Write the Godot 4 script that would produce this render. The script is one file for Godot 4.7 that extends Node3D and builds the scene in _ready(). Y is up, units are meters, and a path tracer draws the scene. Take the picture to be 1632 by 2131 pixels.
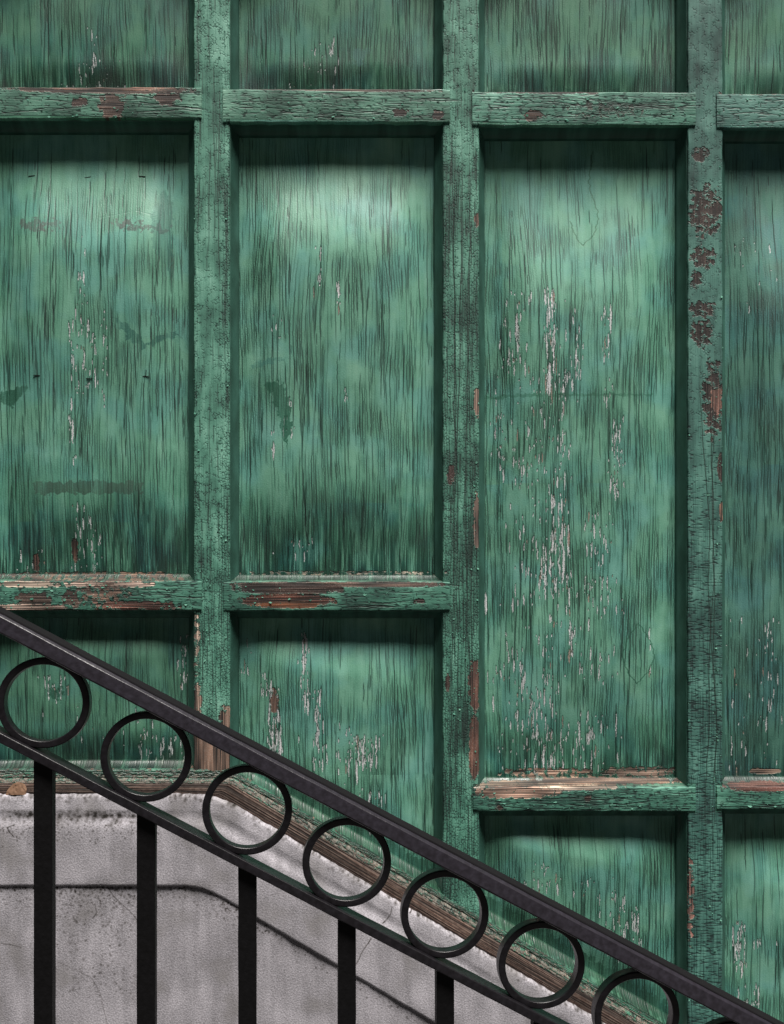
extends Node3D
# An old green panelled timber wall above a stepped plaster plinth, behind a black iron stair railing.
# Wall plane: z = 0, x to the right, y up, metres. The eye is 1.55 m above the ground, 2.16 m from the wall.

const EYE := Vector3(0, 1.55, 2.16)
const YAW := 0.0307          # the camera is turned a little to the right of the wall's normal
const FOC := 2400.0          # focal length, in pixels of a 1632 x 2131 picture
const HORIZON := 1265.0
const T := 2048              # texels of the wall's wear texture, 1 mm each
const TX := 1.02
const TY := 2.80

var rng := RandomNumberGenerator.new()
var nz := FastNoiseLite.new()
var alb := PackedByteArray()      # colour of the painted wood, 3 bytes a texel
var rel := PackedByteArray()      # relief (red), roughness (green)
var n_blotch: PackedByteArray
var n_streak: PackedByteArray
var n_mid: PackedByteArray
var n_fine: PackedByteArray
var n_cell: PackedByteArray
var n_wide: PackedByteArray
var n_edge: PackedByteArray
var m_wood: StandardMaterial3D
var m_sill: StandardMaterial3D
var m_trim: StandardMaterial3D
var m_ledge: StandardMaterial3D
var m_plaster: StandardMaterial3D
var m_iron: StandardMaterial3D
var m_steel: StandardMaterial3D
var m_black: StandardMaterial3D
var m_dim: StandardMaterial3D
var m_dark_top: StandardMaterial3D


func _ready():
	rng.seed = 7
	nz.seed = 11
	nz.noise_type = FastNoiseLite.TYPE_SIMPLEX
	nz.fractal_octaves = 3
	nz.frequency = 1.0
	var cam := Camera3D.new()
	cam.name = "camera"
	cam.projection = Camera3D.PROJECTION_FRUSTUM
	cam.near = 0.05
	cam.far = 200.0
	cam.size = 0.05 * 2131.0 / FOC
	cam.frustum_offset = Vector2(0, 0.05 * (HORIZON - 1065.5) / FOC)
	cam.position = EYE
	cam.rotation.y = -YAW
	add_child(cam)
	cam.current = true

	var sky_mat := ProceduralSkyMaterial.new()
	sky_mat.sky_top_color = Color(0.86, 0.90, 0.96)
	sky_mat.sky_horizon_color = Color(0.42, 0.43, 0.46)
	sky_mat.sky_curve = 0.35
	sky_mat.ground_bottom_color = Color(0.12, 0.12, 0.12)
	sky_mat.ground_horizon_color = Color(0.22, 0.22, 0.23)
	sky_mat.sky_energy_multiplier = 0.085
	sky_mat.ground_energy_multiplier = 0.25
	var sky := Sky.new()
	sky.sky_material = sky_mat
	var env := Environment.new()
	env.background_mode = Environment.BG_SKY
	env.sky = sky
	env.tonemap_mode = Environment.TONE_MAPPER_LINEAR
	env.tonemap_exposure = 5.6
	env.sdfgi_enabled = true
	env.ssao_enabled = true
	env.ssil_enabled = true
	var we := WorldEnvironment.new()
	we.name = "sky"
	we.environment = env
	add_child(we)

	var sun := DirectionalLight3D.new()
	sun.name = "sun"
	sun.light_energy = 0.5
	sun.light_color = Color(1.0, 0.985, 0.96)
	sun.light_angular_distance = 27.0
	sun.shadow_enabled = true
	sun.sky_mode = DirectionalLight3D.SKY_MODE_LIGHT_ONLY
	sun.look_at_from_position(dir_from(70.0, 22.0) * 10.0, Vector3.ZERO)
	add_child(sun)

	make_noise()
	paint_wall()
	make_materials()
	build_ground()
	build_plaster()
	build_panelling()
	build_railing()
	build_small_things()


func dir_from(elevation: float, azimuth: float) -> Vector3:
	var e := deg_to_rad(elevation)
	var a := deg_to_rad(azimuth)
	return Vector3(sin(a) * cos(e), sin(e), cos(a) * cos(e))


# ---------------------------------------------------------------- measuring

# the place on the plane z = depth that a survey mark (x, y) of the photograph stands for
func mark(x: float, y: float, depth := 0.0) -> Vector3:
	var a := (x - 816.0) / FOC
	var b := (HORIZON - y) / FOC
	var t := (EYE.z - depth) / (cos(YAW) - a * sin(YAW))
	return Vector3(EYE.x + t * (sin(YAW) + a * cos(YAW)), EYE.y + t * b, depth)


func tex(p: Vector3) -> Vector2:
	return Vector2((p.x + TX) * 1000.0, (TY - p.y) * 1000.0)


func texm(x: float, y: float) -> Vector2:
	return tex(mark(x, y))


# ---------------------------------------------------------------- wear of the paint, as textures

func noise_bytes(w: int, h: int, freq: float, octaves: int, seed_: int, kind := FastNoiseLite.TYPE_SIMPLEX, side := T) -> PackedByteArray:
	var f := FastNoiseLite.new()
	f.seed = seed_
	f.noise_type = kind
	f.frequency = freq
	f.fractal_octaves = octaves
	f.fractal_type = FastNoiseLite.FRACTAL_FBM if octaves > 1 else FastNoiseLite.FRACTAL_NONE
	if kind == FastNoiseLite.TYPE_CELLULAR:
		f.cellular_return_type = FastNoiseLite.RETURN_DISTANCE2_SUB
		f.cellular_jitter = 0.95
		f.domain_warp_enabled = true
		f.domain_warp_amplitude = 3.0
		f.domain_warp_frequency = 0.08
	var im := f.get_image(w, h, false, false, true)
	im.convert(Image.FORMAT_L8)
	if w != side or h != side:
		im.resize(side, side, Image.INTERPOLATE_CUBIC)
	return im.get_data()


func make_noise():
	n_blotch = noise_bytes(1024, 1024, 0.013, 4, 1)
	n_streak = noise_bytes(T, 36, 0.42, 3, 2)
	n_mid = noise_bytes(1024, 160, 0.07, 3, 3)
	n_fine = noise_bytes(T, T, 0.35, 2, 4)
	n_cell = noise_bytes(T, T, 0.19, 1, 5, FastNoiseLite.TYPE_CELLULAR)
	n_wide = noise_bytes(420, T, 0.17, 1, 6, FastNoiseLite.TYPE_CELLULAR)
	n_edge = noise_bytes(T, T, 0.055, 4, 8)
	alb.resize(T * T * 3)
	rel.resize(T * T * 3)
	rel.fill(128)
	var i := 0
	while i < T * T * 3:
		alb[i] = 70
		alb[i + 1] = 122
		alb[i + 2] = 98
		i += 3


func palette(stops: Array) -> PackedByteArray:
	var out := PackedByteArray()
	for k in 256:
		var t := k / 255.0
		for s in range(1, stops.size()):
			if t <= stops[s][0] or s == stops.size() - 1:
				var c: Color = stops[s - 1][1].lerp(stops[s][1], clampf((t - stops[s - 1][0]) / (stops[s][0] - stops[s - 1][0]), 0, 1))
				out.append_array([c.r8, c.g8, c.b8])
				break
	return out


# weathered gloss paint on a flat panel with upright grain; foot: how far algae and dirt have climbed from the lower edge
func wear_panel(a: Vector2, b: Vector2, pal: PackedByteArray, shift: int, tone: float, foot: float):
	var x0 := clampi(int(a.x), 0, T - 1)
	var x1 := clampi(int(b.x), 0, T)
	var y0 := clampi(int(a.y), 0, T - 1)
	var y1 := clampi(int(b.y), 0, T)
	var full := maxf(b.y - a.y, 1.0)
	for y in range(y0, y1):
		var row := y * T
		var row2 := ((y + shift * 37) % T) * T
		var up := 1.0 - (y - a.y) / full
		var low := clampf(1.0 - up / maxf(foot, 0.001), 0.0, 1.0) * 120.0
		for x in range(x0, x1):
			var i := row + x
			var j := row2 + (x + shift * 211) % T
			var blotch := n_blotch[j]
			var mid := n_mid[j]
			var st := n_streak[j]
			var fine := n_fine[i]
			var v := tone + 8.0 + (blotch - 128) * 0.24 + (mid - 128) * 0.14 + (fine - 128) * 0.12
			if low > 0.0:
				v -= low * clampf((mid + st - 190) / 70.0, 0.0, 1.3)
			# rain has opened the grain, least under the shelter of the rail above
			var open_grain := clampf((128 - blotch) / 60.0 + 0.5 + (128 - mid) / 130.0, 0.08, 1.0) * (0.25 + 0.75 * clampf((1.0 - up) * 3.2 - 0.1, 0.0, 1.0))
			v -= (128 - st) * (0.10 + 0.07 * open_grain)
			if st < 80:
				v -= (80 - st) * 0.3 * open_grain
			var k := clampi(int(v), 0, 255) * 3
			var o := i * 3
			var cool := clampf((n_blotch[(j + 700 * T + 900) % (T * T)] - 128) / 60.0, -0.6, 1.0)
			alb[o] = clampi(pal[k] - int(cool * 4), 0, 255)
			alb[o + 1] = clampi(pal[k + 1] - int(cool * 2), 0, 255)
			alb[o + 2] = clampi(pal[k + 2] + int(cool * 4), 0, 255)
			rel[o] = clampi(150 + int((st - 128) * 0.22 * open_grain + (fine - 128) * 0.10), 0, 255)
			rel[o + 1] = clampi(120 + (128 - blotch) / 3 + (128 - st) / 3, 60, 255)


# thick old paint on a frame member. crack: 0..1 how far it has crazed; lie: 0 upright grain, 1 lying grain; wide: use long cells
func wear_frame(a: Vector2, b: Vector2, pal: PackedByteArray, shift: int, tone: float, lying: bool, crazed: Callable, wide: Callable):
	var x0 := clampi(int(a.x), 0, T - 1)
	var x1 := clampi(int(b.x), 0, T)
	var y0 := clampi(int(a.y), 0, T - 1)
	var y1 := clampi(int(b.y), 0, T)
	for y in range(y0, y1):
		for x in range(x0, x1):
			var i := y * T + x
			var j := ((y + shift * 37) % T) * T + (x + shift * 211) % T
			var g := ((x + shift * 53) % T) * T + (y + shift * 97) % T if lying else j
			var s := (x - x0) / float(x1 - x0)
			var t := (y - y0) / float(y1 - y0)
			var c: float = crazed.call(s, t)
			var w: float = wide.call(s, t)
			c = clampf(c * 1.15 - 0.12 + (n_edge[j] - 128) / 170.0, 0.0, 1.0)
			var cell := n_wide[j] if n_fine[(j / 16) * 16 % (T * T)] < w * 255 or w >= 1.0 else n_cell[j]
			if w <= 0.0:
				cell = n_cell[j]
			var st := n_streak[g]
			var v := tone - 3.0 + (n_blotch[j] - 128) * 0.5 + (n_mid[g] - 128) * 0.25 + (n_fine[i] - 128) * 0.12
			var h := 165.0 + (n_fine[i] - 128) * 0.04 + (n_streak[g] - 128) * 0.10
			var gap := clampf((40.0 - cell) / 26.0, 0.0, 1.0) * clampf(c * 1.2 + (n_edge[(j + 400 * T) % (T * T)] - 128) / 90.0, 0.0, 1.0)
			v -= gap * 112.0
			h -= gap * 52.0
			var grain := clampf((100.0 - st) / 26.0, 0.0, 1.0) * (0.25 + 0.75 * c)
			v -= grain * 80.0
			h -= grain * 40.0
			var k := clampi(int(v), 0, 255) * 3
			var o := i * 3
			alb[o] = pal[k]
			alb[o + 1] = pal[k + 1]
			alb[o + 2] = pal[k + 2]
			rel[o] = clampi(int(h), 0, 255)
			rel[o + 1] = clampi(165 + int(gap * 60) - (n_blotch[j] - 128) / 4, 0, 255)


func dab(x: float, y: float, r: int, g: int, b: int, share: float, drop: float):
	var xi := int(x)
	var yi := int(y)
	if xi < 0 or yi < 0 or xi >= T or yi >= T or share <= 0.0:
		return
	var o := (yi * T + xi) * 3
	alb[o] = int(lerpf(alb[o], r, share))
	alb[o + 1] = int(lerpf(alb[o + 1], g, share))
	alb[o + 2] = int(lerpf(alb[o + 2], b, share))
	rel[o] = clampi(int(rel[o] - drop * share), 0, 255)


# a check in the wood: a dark hair line that runs along the grain
func check(x: float, y: float, length: int, strength: float, wander := 0.05, across := false):
	var lean := rng.randf_range(-wander, wander) * 0.5
	var p := x if not across else y
	for k in length:
		var t := k / float(length)
		var taper := minf(1.0, minf(t, 1.0 - t) * 5.0) * strength
		lean = clampf(lean + rng.randf_range(-wander, wander) * 0.35, -wander, wander)
		p += lean
		var f := p - floorf(p)
		if across:
			dab(x + k, p, 14, 32, 27, taper * (1.0 - f * 0.6), 70)
			dab(x + k, p + 1, 14, 32, 27, taper * (0.35 + f * 0.6), 70)
		else:
			dab(p, y + k, 14, 32, 27, taper * (1.0 - f * 0.6), 70)
			dab(p + 1, y + k, 14, 32, 27, taper * (0.35 + f * 0.6), 70)


func checks(a: Vector2, b: Vector2, shift: int, spacing: float, thick: float):
	var count := int((b.x - a.x) / spacing * (b.y - a.y) / 60.0)
	for k in count:
		var x := rng.randf_range(a.x + 4, b.x - 4)
		var y := rng.randf_range(a.y, b.y - 10)
		if rng.randf() > 0.3 + 2.6 * (y - a.y) / (b.y - a.y):
			continue
		if x < 0 or y < 0 or x >= T or y >= T:
			continue
		var j := ((int(y) + shift * 37) % T) * T + (int(x) + shift * 211) % T
		var open_grain := clampf((140 - n_blotch[j]) / 70.0 + 0.45 + (128 - n_mid[j]) / 160.0, 0.0, 1.0)
		if rng.randf() > open_grain * 0.9 + 0.12:
			continue
		check(x, y, int(minf(rng.randf_range(16, 60) + 150.0 * pow(rng.randf(), 3.0), b.y - y)), thick * rng.randf_range(0.35, 1.0))


# the grain of the board standing open: long fine lines side by side that bend together, broken where the paint has held
func grain_lines(a: Vector2, b: Vector2, shift: int, pitch: float, strength: float):
	var x := a.x + pitch * 0.5
	while x < b.x - 2.0:
		var fade := rng.randf_range(0.45, 1.0) * strength
		var phase := rng.randf() * 500.0
		for y in range(maxi(0, int(a.y)), mini(T, int(b.y))):
			var q := x + nz.get_noise_2d(x * 0.0045 + shift * 7.0, y * 0.0014) * 12.0 + nz.get_noise_2d(phase, y * 0.03) * 0.8
			var xi := int(q)
			if xi < 0 or xi >= T - 1 or q > b.x:
				continue
			var j := ((y + shift * 37) % T) * T + (xi + shift * 211) % T
			var t := (y - a.y) / (b.y - a.y)
			var w := clampf((126 - n_blotch[j]) / 130.0 + 0.52 + (128 - n_mid[j]) / 400.0 + nz.get_noise_2d(phase, y * 0.0045) * 0.9, 0.0, 1.0)
			w *= fade * clampf(0.25 + t * 3.0, 0.0, 1.0)
			if w > 0.05:
				var f := q - xi
				dab(xi, y, 17, 42, 34, w * (1.0 - f * 0.6), 55)
				dab(xi + 1, y, 17, 42, 34, w * (0.4 + f * 0.6), 55)
		x += pitch * rng.randf_range(0.55, 1.45)


# a flake gone from the paint: bare pale undercoat with a dark broken rim, its left side a painted shadow
func flake(x: float, y: float, length: float, width: float, warm: float):
	var pale := Color(0.90, 0.89, 0.90).lerp(Color(0.50, 0.35, 0.27), warm)
	var n := int(length)
	for k in range(-1, n + 1):
		var t := clampf(k / length, 0.0, 1.0)
		var half := width * 0.5 * pow(sin(PI * t), 0.6) * (0.7 + 0.6 * n_fine[(int(y + k) & 2047) * T + (int(x) & 2047)] / 255.0)
		var mid := x + (n_edge[(int(y + k) & 2047) * T + (int(x * 3.0) & 2047)] - 128) * 0.008
		var x0 := int(floorf(mid - half)) - 1
		var x1 := int(ceilf(mid + half)) + 1
		for xx in range(x0, x1 + 1):
			var d: float = absf(xx + 0.5 - mid) - half
			if d < 0.0:
				var q: float = 0.75 + 0.3 * n_streak[(int(y) & 2047) * T + (xx & 2047)] / 255.0
				dab(xx, y + k, int(pale.r8 * q), int(pale.g8 * q), int(pale.b8 * q), 0.9, 50)
			elif d < 1.2:
				dab(xx, y + k, 20, 42, 34, 0.6 * (1.2 - d) if xx < mid else 0.2, 10)


func flakes(cx: float, y0: float, y1: float, spread: float, count: int, size := 1.0, warm := 0.12):
	var a := texm(cx, y0)
	var b := texm(cx, y1)
	for k in int(count * 1.35):
		var x := a.x + rng.randfn(0.0, spread * 0.5)
		var y := rng.randf_range(a.y, b.y)
		var big := pow(rng.randf(), 2.2) * (1.9 if rng.randf() < 0.06 else 1.0)
		flake(x, y, (5.0 + 32.0 * big) * size, (1.5 + 2.6 * big * rng.randf()) * sqrt(size), 0.0 if rng.randf() < 0.93 else 0.6)


# bare wood where the paint has come off: an uneven oval. tint: index into the wood tones
func peel(x0: float, y0: float, x1: float, y1: float, tint: Color, lying: bool, ragged := 0.7, square := 2.0, skip := 0.0):
	var a := texm(x0, y0)
	var b := texm(x1, y1)
	var c := (a + b) * 0.5
	var r := (b - a) * 0.5
	for y in range(maxi(0, int(a.y - r.y * 0.5 - 3)), mini(T, int(b.y + r.y * 0.5 + 3))):
		for x in range(maxi(0, int(a.x - r.x * 0.3 - 3)), mini(T, int(b.x + r.x * 0.3 + 3))):
			var i := y * T + x
			var q := pow(absf((x - c.x) / r.x), square) + pow(absf((y - c.y) / r.y), square)
			var e := q + (n_edge[i] - 128) / 128.0 * ragged + (n_fine[i] - 128) / 128.0 * 0.16 - 0.85
			if e < 0.0 and (skip <= 0.0 or n_edge[(i + 300 * T + 173) % (T * T)] + (n_fine[i] - 128) * 0.5 > skip * 255.0):
				var st := n_streak[x * T + y] if lying else n_streak[i]
				var st2 := n_mid[x * T + y] if lying else n_mid[i]
				var s := 0.66 + (st - 110) / 128.0 * 0.8 + (st2 - 128) / 128.0 * 0.45
				var o := i * 3
				var wood := tint
				if e > -0.16 and n_edge[(i + 900 * T + 411) % (T * T)] + (n_fine[i] - 128) * 0.4 > 128:
					wood = tint.lerp(Color8(168, 160, 150), 0.55)    # a fringe of old pale undercoat
				elif n_fine[i] > 168:
					wood = tint.lerp(Color8(150, 144, 138), 0.35)
				alb[o] = clampi(int(wood.r8 * s), 0, 255)
				alb[o + 1] = clampi(int(wood.g8 * s), 0, 255)
				alb[o + 2] = clampi(int(wood.b8 * s), 0, 255)
				rel[o] = clampi(80 + (st - 128) / 2, 0, 255)
				rel[o + 1] = 190
			elif e >= 0.0 and e < 0.16:
				dab(x, y, 22, 40, 33, 0.7 * (0.16 - e) / 0.16, -35)


# a thin film over the paint (old tape glue, drips, scuffs, darkened sunlit ledges): shape by a polygon in survey marks
func smear(points: PackedVector2Array, tint: Color, share: float, ragged: float):
	var poly := PackedVector2Array()
	var lo := Vector2(1e9, 1e9)
	var hi := Vector2(-1e9, -1e9)
	for p in points:
		var q := texm(p.x, p.y)
		poly.append(q)
		lo = lo.min(q)
		hi = hi.max(q)
	for y in range(maxi(0, int(lo.y) - 4), mini(T, int(hi.y) + 5)):
		for x in range(maxi(0, int(lo.x) - 4), mini(T, int(hi.x) + 5)):
			var i := y * T + x
			var off := Vector2(n_edge[i] - 128, n_edge[(i + 70000) % (T * T)] - 128) * ragged * 0.1
			if Geometry2D.is_point_in_polygon(Vector2(x, y) + off, poly):
				dab(x, y, tint.r8, tint.g8, tint.b8, share * clampf((n_streak[i] * 0.6 + n_mid[i] * 0.5 + n_fine[i] * 0.3 - 90.0) / 110.0, 0.0, 1.0), 0)


# a scribed or dripped hair line through survey marks
func hair(points: PackedVector2Array, tint: Color, share: float, width := 1.6):
	for k in range(1, points.size()):
		var a := texm(points[k - 1].x, points[k - 1].y)
		var b := texm(points[k].x, points[k].y)
		var n := int(a.distance_to(b) * 1.5) + 1
		for s in n:
			var p := a.lerp(b, s / float(n))
			p += Vector2(n_edge[(int(p.y) & 2047) * T + (int(p.x) & 2047)] - 128, 0) * 0.02
			for dx in range(-2, 3):
				var d := absf(floorf(p.x) + dx + 0.5 - p.x)
				if d < width:
					dab(floorf(p.x) + dx, p.y, tint.r8, tint.g8, tint.b8, share * (1.0 - d / width), 12)


func box_marks(x0: float, y0: float, x1: float, y1: float) -> Array:
	return [texm(x0, y0), texm(x1, y1)]


func paint_wall():
	var leaf := palette([[0.0, Color8(16, 42, 37)], [0.28, Color8(40, 84, 71)], [0.55, Color8(78, 132, 113)], [0.8, Color8(118, 168, 149)], [1.0, Color8(156, 195, 177)]])
	var moss := palette([[0.0, Color8(17, 40, 34)], [0.28, Color8(39, 79, 65)], [0.55, Color8(77, 125, 106)], [0.8, Color8(114, 158, 137)], [1.0, Color8(146, 182, 161)]])
	var teal := palette([[0.0, Color8(18, 42, 40)], [0.28, Color8(39, 78, 71)], [0.55, Color8(73, 119, 108)], [0.8, Color8(106, 150, 137)], [1.0, Color8(136, 172, 159)]])
	# panels: marks of the opening, tone, how far dirt climbs
	var list := [
		[-470, -118, -70, 195, leaf, 128, 0.2], [-34, -118, 404, 186, moss, 138, 0.45], [478, -118, 922, 190, moss, 146, 0.35], [997, -118, 1432, 196, moss, 152, 0.22], [1503, -118, 1960, 200, moss, 148, 0.2],
		[-470, 246, -70, 1210, leaf, 130, 0.2], [-34, 246, 404, 1210, leaf, 156, 0.28], [478, 251, 922, 1212, leaf, 162, 0.26], [997, 258, 1432, 1640, leaf, 156, 0.12], [1503, 264, 1960, 1640, teal, 134, 0.10],
		[-470, 1269, -70, 1605, leaf, 122, 0.2], [-34, 1269, 404, 1605, moss, 126, 0.3], [478, 1271, 922, 1880, leaf, 156, 0.2], [997, 1689, 1432, 2190, leaf, 150, 0.35], [1503, 1684, 1960, 2400, leaf, 156, 0.3],
	]
	for k in list.size():
		var p = list[k]
		var r := box_marks(p[0], p[1], p[2], p[3])
		wear_panel(r[0], r[1], p[4], k + 1, p[5], p[6])
		grain_lines(r[0], r[1], k + 1, [3.9, 4.8, 5.6, 4.3, 5.2][(k * 2) % 5], [0.95, 0.8, 0.9, 1.0, 0.75][k % 5])
		checks(r[0], r[1], k + 1, 8.0, 0.8)
		checks(r[0], r[1], k + 1, 20.0, 1.0)
	# flakes lost from the panels
	for f in [
		[185, 20, 150, 14, 10, 0.8], [185, 100, 160, 60, 18, 0.5], [680, 60, 180, 30, 16, 0.6], [600, 150, 180, 60, 8, 0.5],
		[170, 480, 830, 16, 26, 0.6], [150, 620, 960, 10, 18, 0.8], [215, 620, 840, 8, 12, 0.8], [190, 660, 800, 12, 14, 0.8], [155, 1040, 1190, 20, 14, 0.8], [30, 1130, 1195, 50, 12, 0.6], [190, 1060, 1180, 12, 14, 0.7],
		[665, 505, 600, 8, 9, 1.0], [705, 580, 640, 6, 8, 1.0], [720, 800, 840, 3, 3, 1.0], [600, 820, 900, 14, 6, 0.8], [567, 880, 930, 4, 4, 1.1], [640, 1110, 1150, 50, 8, 0.7], [580, 640, 700, 12, 5, 0.6],
		[1075, 600, 760, 30, 34, 0.9], [1148, 590, 800, 14, 46, 1.15], [1200, 620, 780, 18, 18, 0.8], [1265, 620, 820, 10, 16, 0.9], [1110, 760, 1010, 60, 60, 0.8], [1172, 760, 1010, 20, 26, 0.9], [1285, 860, 1030, 14, 34, 0.9],
		[1045, 820, 980, 10, 14, 0.9], [1160, 1020, 1210, 34, 60, 1.05], [1120, 1030, 1250, 60, 40, 0.8], [1245, 1040, 1240, 40, 30, 0.8], [1200, 1190, 1420, 130, 70, 0.8], [1090, 1330, 1600, 60, 46, 0.8], [1140, 1400, 1600, 40, 60, 1.0], [1240, 1480, 1600, 60, 34, 0.8], [1195, 1300, 1360, 12, 14, 1.2],
		[1560, 1280, 1620, 70, 26, 0.7], [1610, 1280, 1620, 20, 22, 0.9], [1575, 480, 640, 40, 10, 0.5],
		[568, 1430, 1600, 14, 60, 1.1], [632, 1310, 1470, 10, 30, 1.1], [660, 1430, 1590, 10, 26, 0.9], [752, 1530, 1590, 40, 40, 0.9], [700, 1500, 1640, 60, 20, 0.7], [550, 1400, 1450, 14, 12, 0.8], [780, 1640, 1720, 30, 14, 0.8], [505, 1330, 1400, 20, 8, 0.6],
		[105, 1405, 1440, 26, 16, 0.9], [380, 1320, 1450, 16, 16, 0.8], [290, 1480, 1570, 12, 14, 0.8], [340, 1530, 1580, 40, 18, 0.8], [200, 1460, 1560, 160, 12, 0.5],
		[1130, 1800, 1860, 40, 16, 0.6], [1290, 1860, 1990, 34, 40, 0.9], [1330, 1890, 1960, 10, 10, 0.8], [1210, 1830, 1880, 60, 10, 0.5],
		[1552, 1925, 2020, 12, 30, 1.0], [1580, 1960, 2100, 30, 18, 0.9],
	]:
		flakes(f[0], f[1], f[2], f[3], f[4], f[5])
	# bare patches, glue, scuffs and drips on the panels
	peel(140, 1110, 154, 1170, Color8(96, 70, 58), false)
	peel(56, 1150, 72, 1190, Color8(80, 56, 48), false)
	peel(560, 1435, 578, 1490, Color8(126, 98, 86), false, 0.9)
	var glue := Color8(76, 84, 80)
	smear(PackedVector2Array([Vector2(36, 452), Vector2(70, 450), Vector2(118, 455), Vector2(120, 470), Vector2(60, 474), Vector2(36, 466)]), glue, 0.8, 1.2)
	smear(PackedVector2Array([Vector2(228, 452), Vector2(300, 458), Vector2(348, 464), Vector2(350, 474), Vector2(290, 476), Vector2(236, 466)]), glue, 0.85, 1.0)
	smear(PackedVector2Array([Vector2(64, 1000), Vector2(292, 1000), Vector2(292, 1022), Vector2(190, 1024), Vector2(64, 1026)]), Color8(56, 76, 66), 0.75, 0.5)
	smear(PackedVector2Array([Vector2(334, 380), Vector2(352, 410), Vector2(354, 520), Vector2(350, 565), Vector2(316, 510), Vector2(310, 440)]), Color8(46, 92, 84), 0.5, 0.4)
	smear(PackedVector2Array([Vector2(232, 655), Vector2(262, 672), Vector2(300, 712), Vector2(345, 684), Vector2(372, 688), Vector2(330, 706), Vector2(296, 722), Vector2(262, 700)]), Color8(40, 84, 76), 0.75, 0.5)
	smear(PackedVector2Array([Vector2(-10, 805), Vector2(58, 800), Vector2(40, 818), Vector2(26, 824), Vector2(18, 842), Vector2(-10, 832)]), Color8(36, 76, 60), 0.8, 0.4)
	smear(PackedVector2Array([Vector2(548, 796), Vector2(570, 788), Vector2(590, 800), Vector2(606, 850), Vector2(604, 890), Vector2(592, 930), Vector2(580, 860), Vector2(562, 814)]), Color8(32, 80, 62), 0.75, 0.6)
	smear(PackedVector2Array([Vector2(520, 750), Vector2(560, 740), Vector2(600, 744), Vector2(560, 752), Vector2(524, 764)]), Color8(66, 116, 108), 0.6, 0.4)
	smear(PackedVector2Array([Vector2(730, 90), Vector2(770, 82), Vector2(778, 92), Vector2(760, 96), Vector2(756, 120), Vector2(738, 118)]), Color8(78, 120, 118), 0.55, 0.5)
	smear(PackedVector2Array([Vector2(90, 1436), Vector2(122, 1432), Vector2(124, 1450), Vector2(108, 1462), Vector2(92, 1452)]), Color8(30, 72, 56), 0.8, 0.6)
	smear(PackedVector2Array([Vector2(1188, 1150), Vector2(1225, 1140), Vector2(1230, 1160), Vector2(1194, 1166)]), Color8(40, 84, 68), 0.5, 0.8)
	smear(PackedVector2Array([Vector2(1000, 818), Vector2(1360, 816), Vector2(1360, 822), Vector2(1000, 824)]), Color8(38, 84, 64), 0.5, 0.3)
	hair(PackedVector2Array([Vector2(1242, 300), Vector2(1238, 330), Vector2(1234, 365), Vector2(1240, 395), Vector2(1250, 425), Vector2(1250, 455), Vector2(1238, 485), Vector2(1216, 505), Vector2(1200, 480), Vector2(1192, 450)]), Color8(48, 88, 66), 0.7, 1.4)
	hair(PackedVector2Array([Vector2(1334, 1298), Vector2(1360, 1335), Vector2(1370, 1365), Vector2(1356, 1400), Vector2(1330, 1425), Vector2(1312, 1400), Vector2(1300, 1365), Vector2(1310, 1330), Vector2(1334, 1298)]), Color8(30, 74, 56), 0.7, 1.4)
	hair(PackedVector2Array([Vector2(205, 448), Vector2(240, 440), Vector2(280, 432), Vector2(310, 440)]), Color8(84, 128, 112), 0.6, 1.6)

	# dark green painted on the foot mouldings to tone down their sunlit ledges
	smear(PackedVector2Array([Vector2(478, 1560), Vector2(922, 1818), Vector2(922, 1864), Vector2(478, 1612)]), Color8(30, 66, 52), 0.62, 1.0)
	smear(PackedVector2Array([Vector2(997, 1864), Vector2(1432, 2118), Vector2(1432, 2160), Vector2(997, 1906)]), Color8(30, 66, 52), 0.62, 1.0)
	smear(PackedVector2Array([Vector2(-4, 1574), Vector2(404, 1574), Vector2(404, 1602), Vector2(-4, 1602)]), Color8(34, 66, 52), 0.4, 1.0)
	for g in [[-4, 404, 1186, 1212], [478, 922, 1190, 1214], [997, 1432, 1612, 1642], [1504, 1956, 1610, 1640], [-4, 404, 160, 186], [478, 922, 164, 190], [997, 1432, 170, 196]]:
		smear(PackedVector2Array([Vector2(g[0], g[2]), Vector2(g[1], g[2]), Vector2(g[1], g[3]), Vector2(g[0], g[3])]), Color8(34, 66, 54), 0.5, 0.6)  # level ledges also painted darker to offset overhead light
	# stiles
	var still := func(_s: float, _t: float) -> float: return 0.0
	var stile_a := func(s: float, t: float) -> float:
		var side := clampf(absf(s - 0.42) * 3.2 - 0.65, 0.0, 1.0)
		return clampf(side + maxf(0.0, t - 0.55) * 3.0, 0.0, 1.0) * 0.9 if t > 0.12 else 0.45
	var stile_b := func(s: float, t: float) -> float: return clampf(0.25 + t * 0.5 + absf(s - 0.5) * 0.6, 0.0, 0.95) if t > 0.14 else 0.25
	var stile_c := func(s: float, t: float) -> float: return clampf((t - 0.42) * 3.0 + absf(s - 0.55) * 0.3, 0.0, 0.9)
	var long_c := func(_s: float, t: float) -> float: return 1.0 if t > 0.42 else 0.0
	var r: Array
	r = box_marks(-110, -118, -34, 2140)
	wear_frame(r[0], r[1], leaf, 3, 120, false, stile_b, still)
	r = box_marks(402, -60, 480, 1640)
	wear_frame(r[0], r[1], leaf, 5, 146, false, stile_a, still)
	checks(r[0], r[1], 5, 7.0, 0.8)
	r = box_marks(920, -60, 999, 1920)
	wear_frame(r[0], r[1], leaf, 9, 124, false, stile_b, still)
	checks(r[0], r[1], 9, 9.0, 1.0)
	grain_lines(r[0], r[1], 9, 7.0, 0.9)
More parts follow.
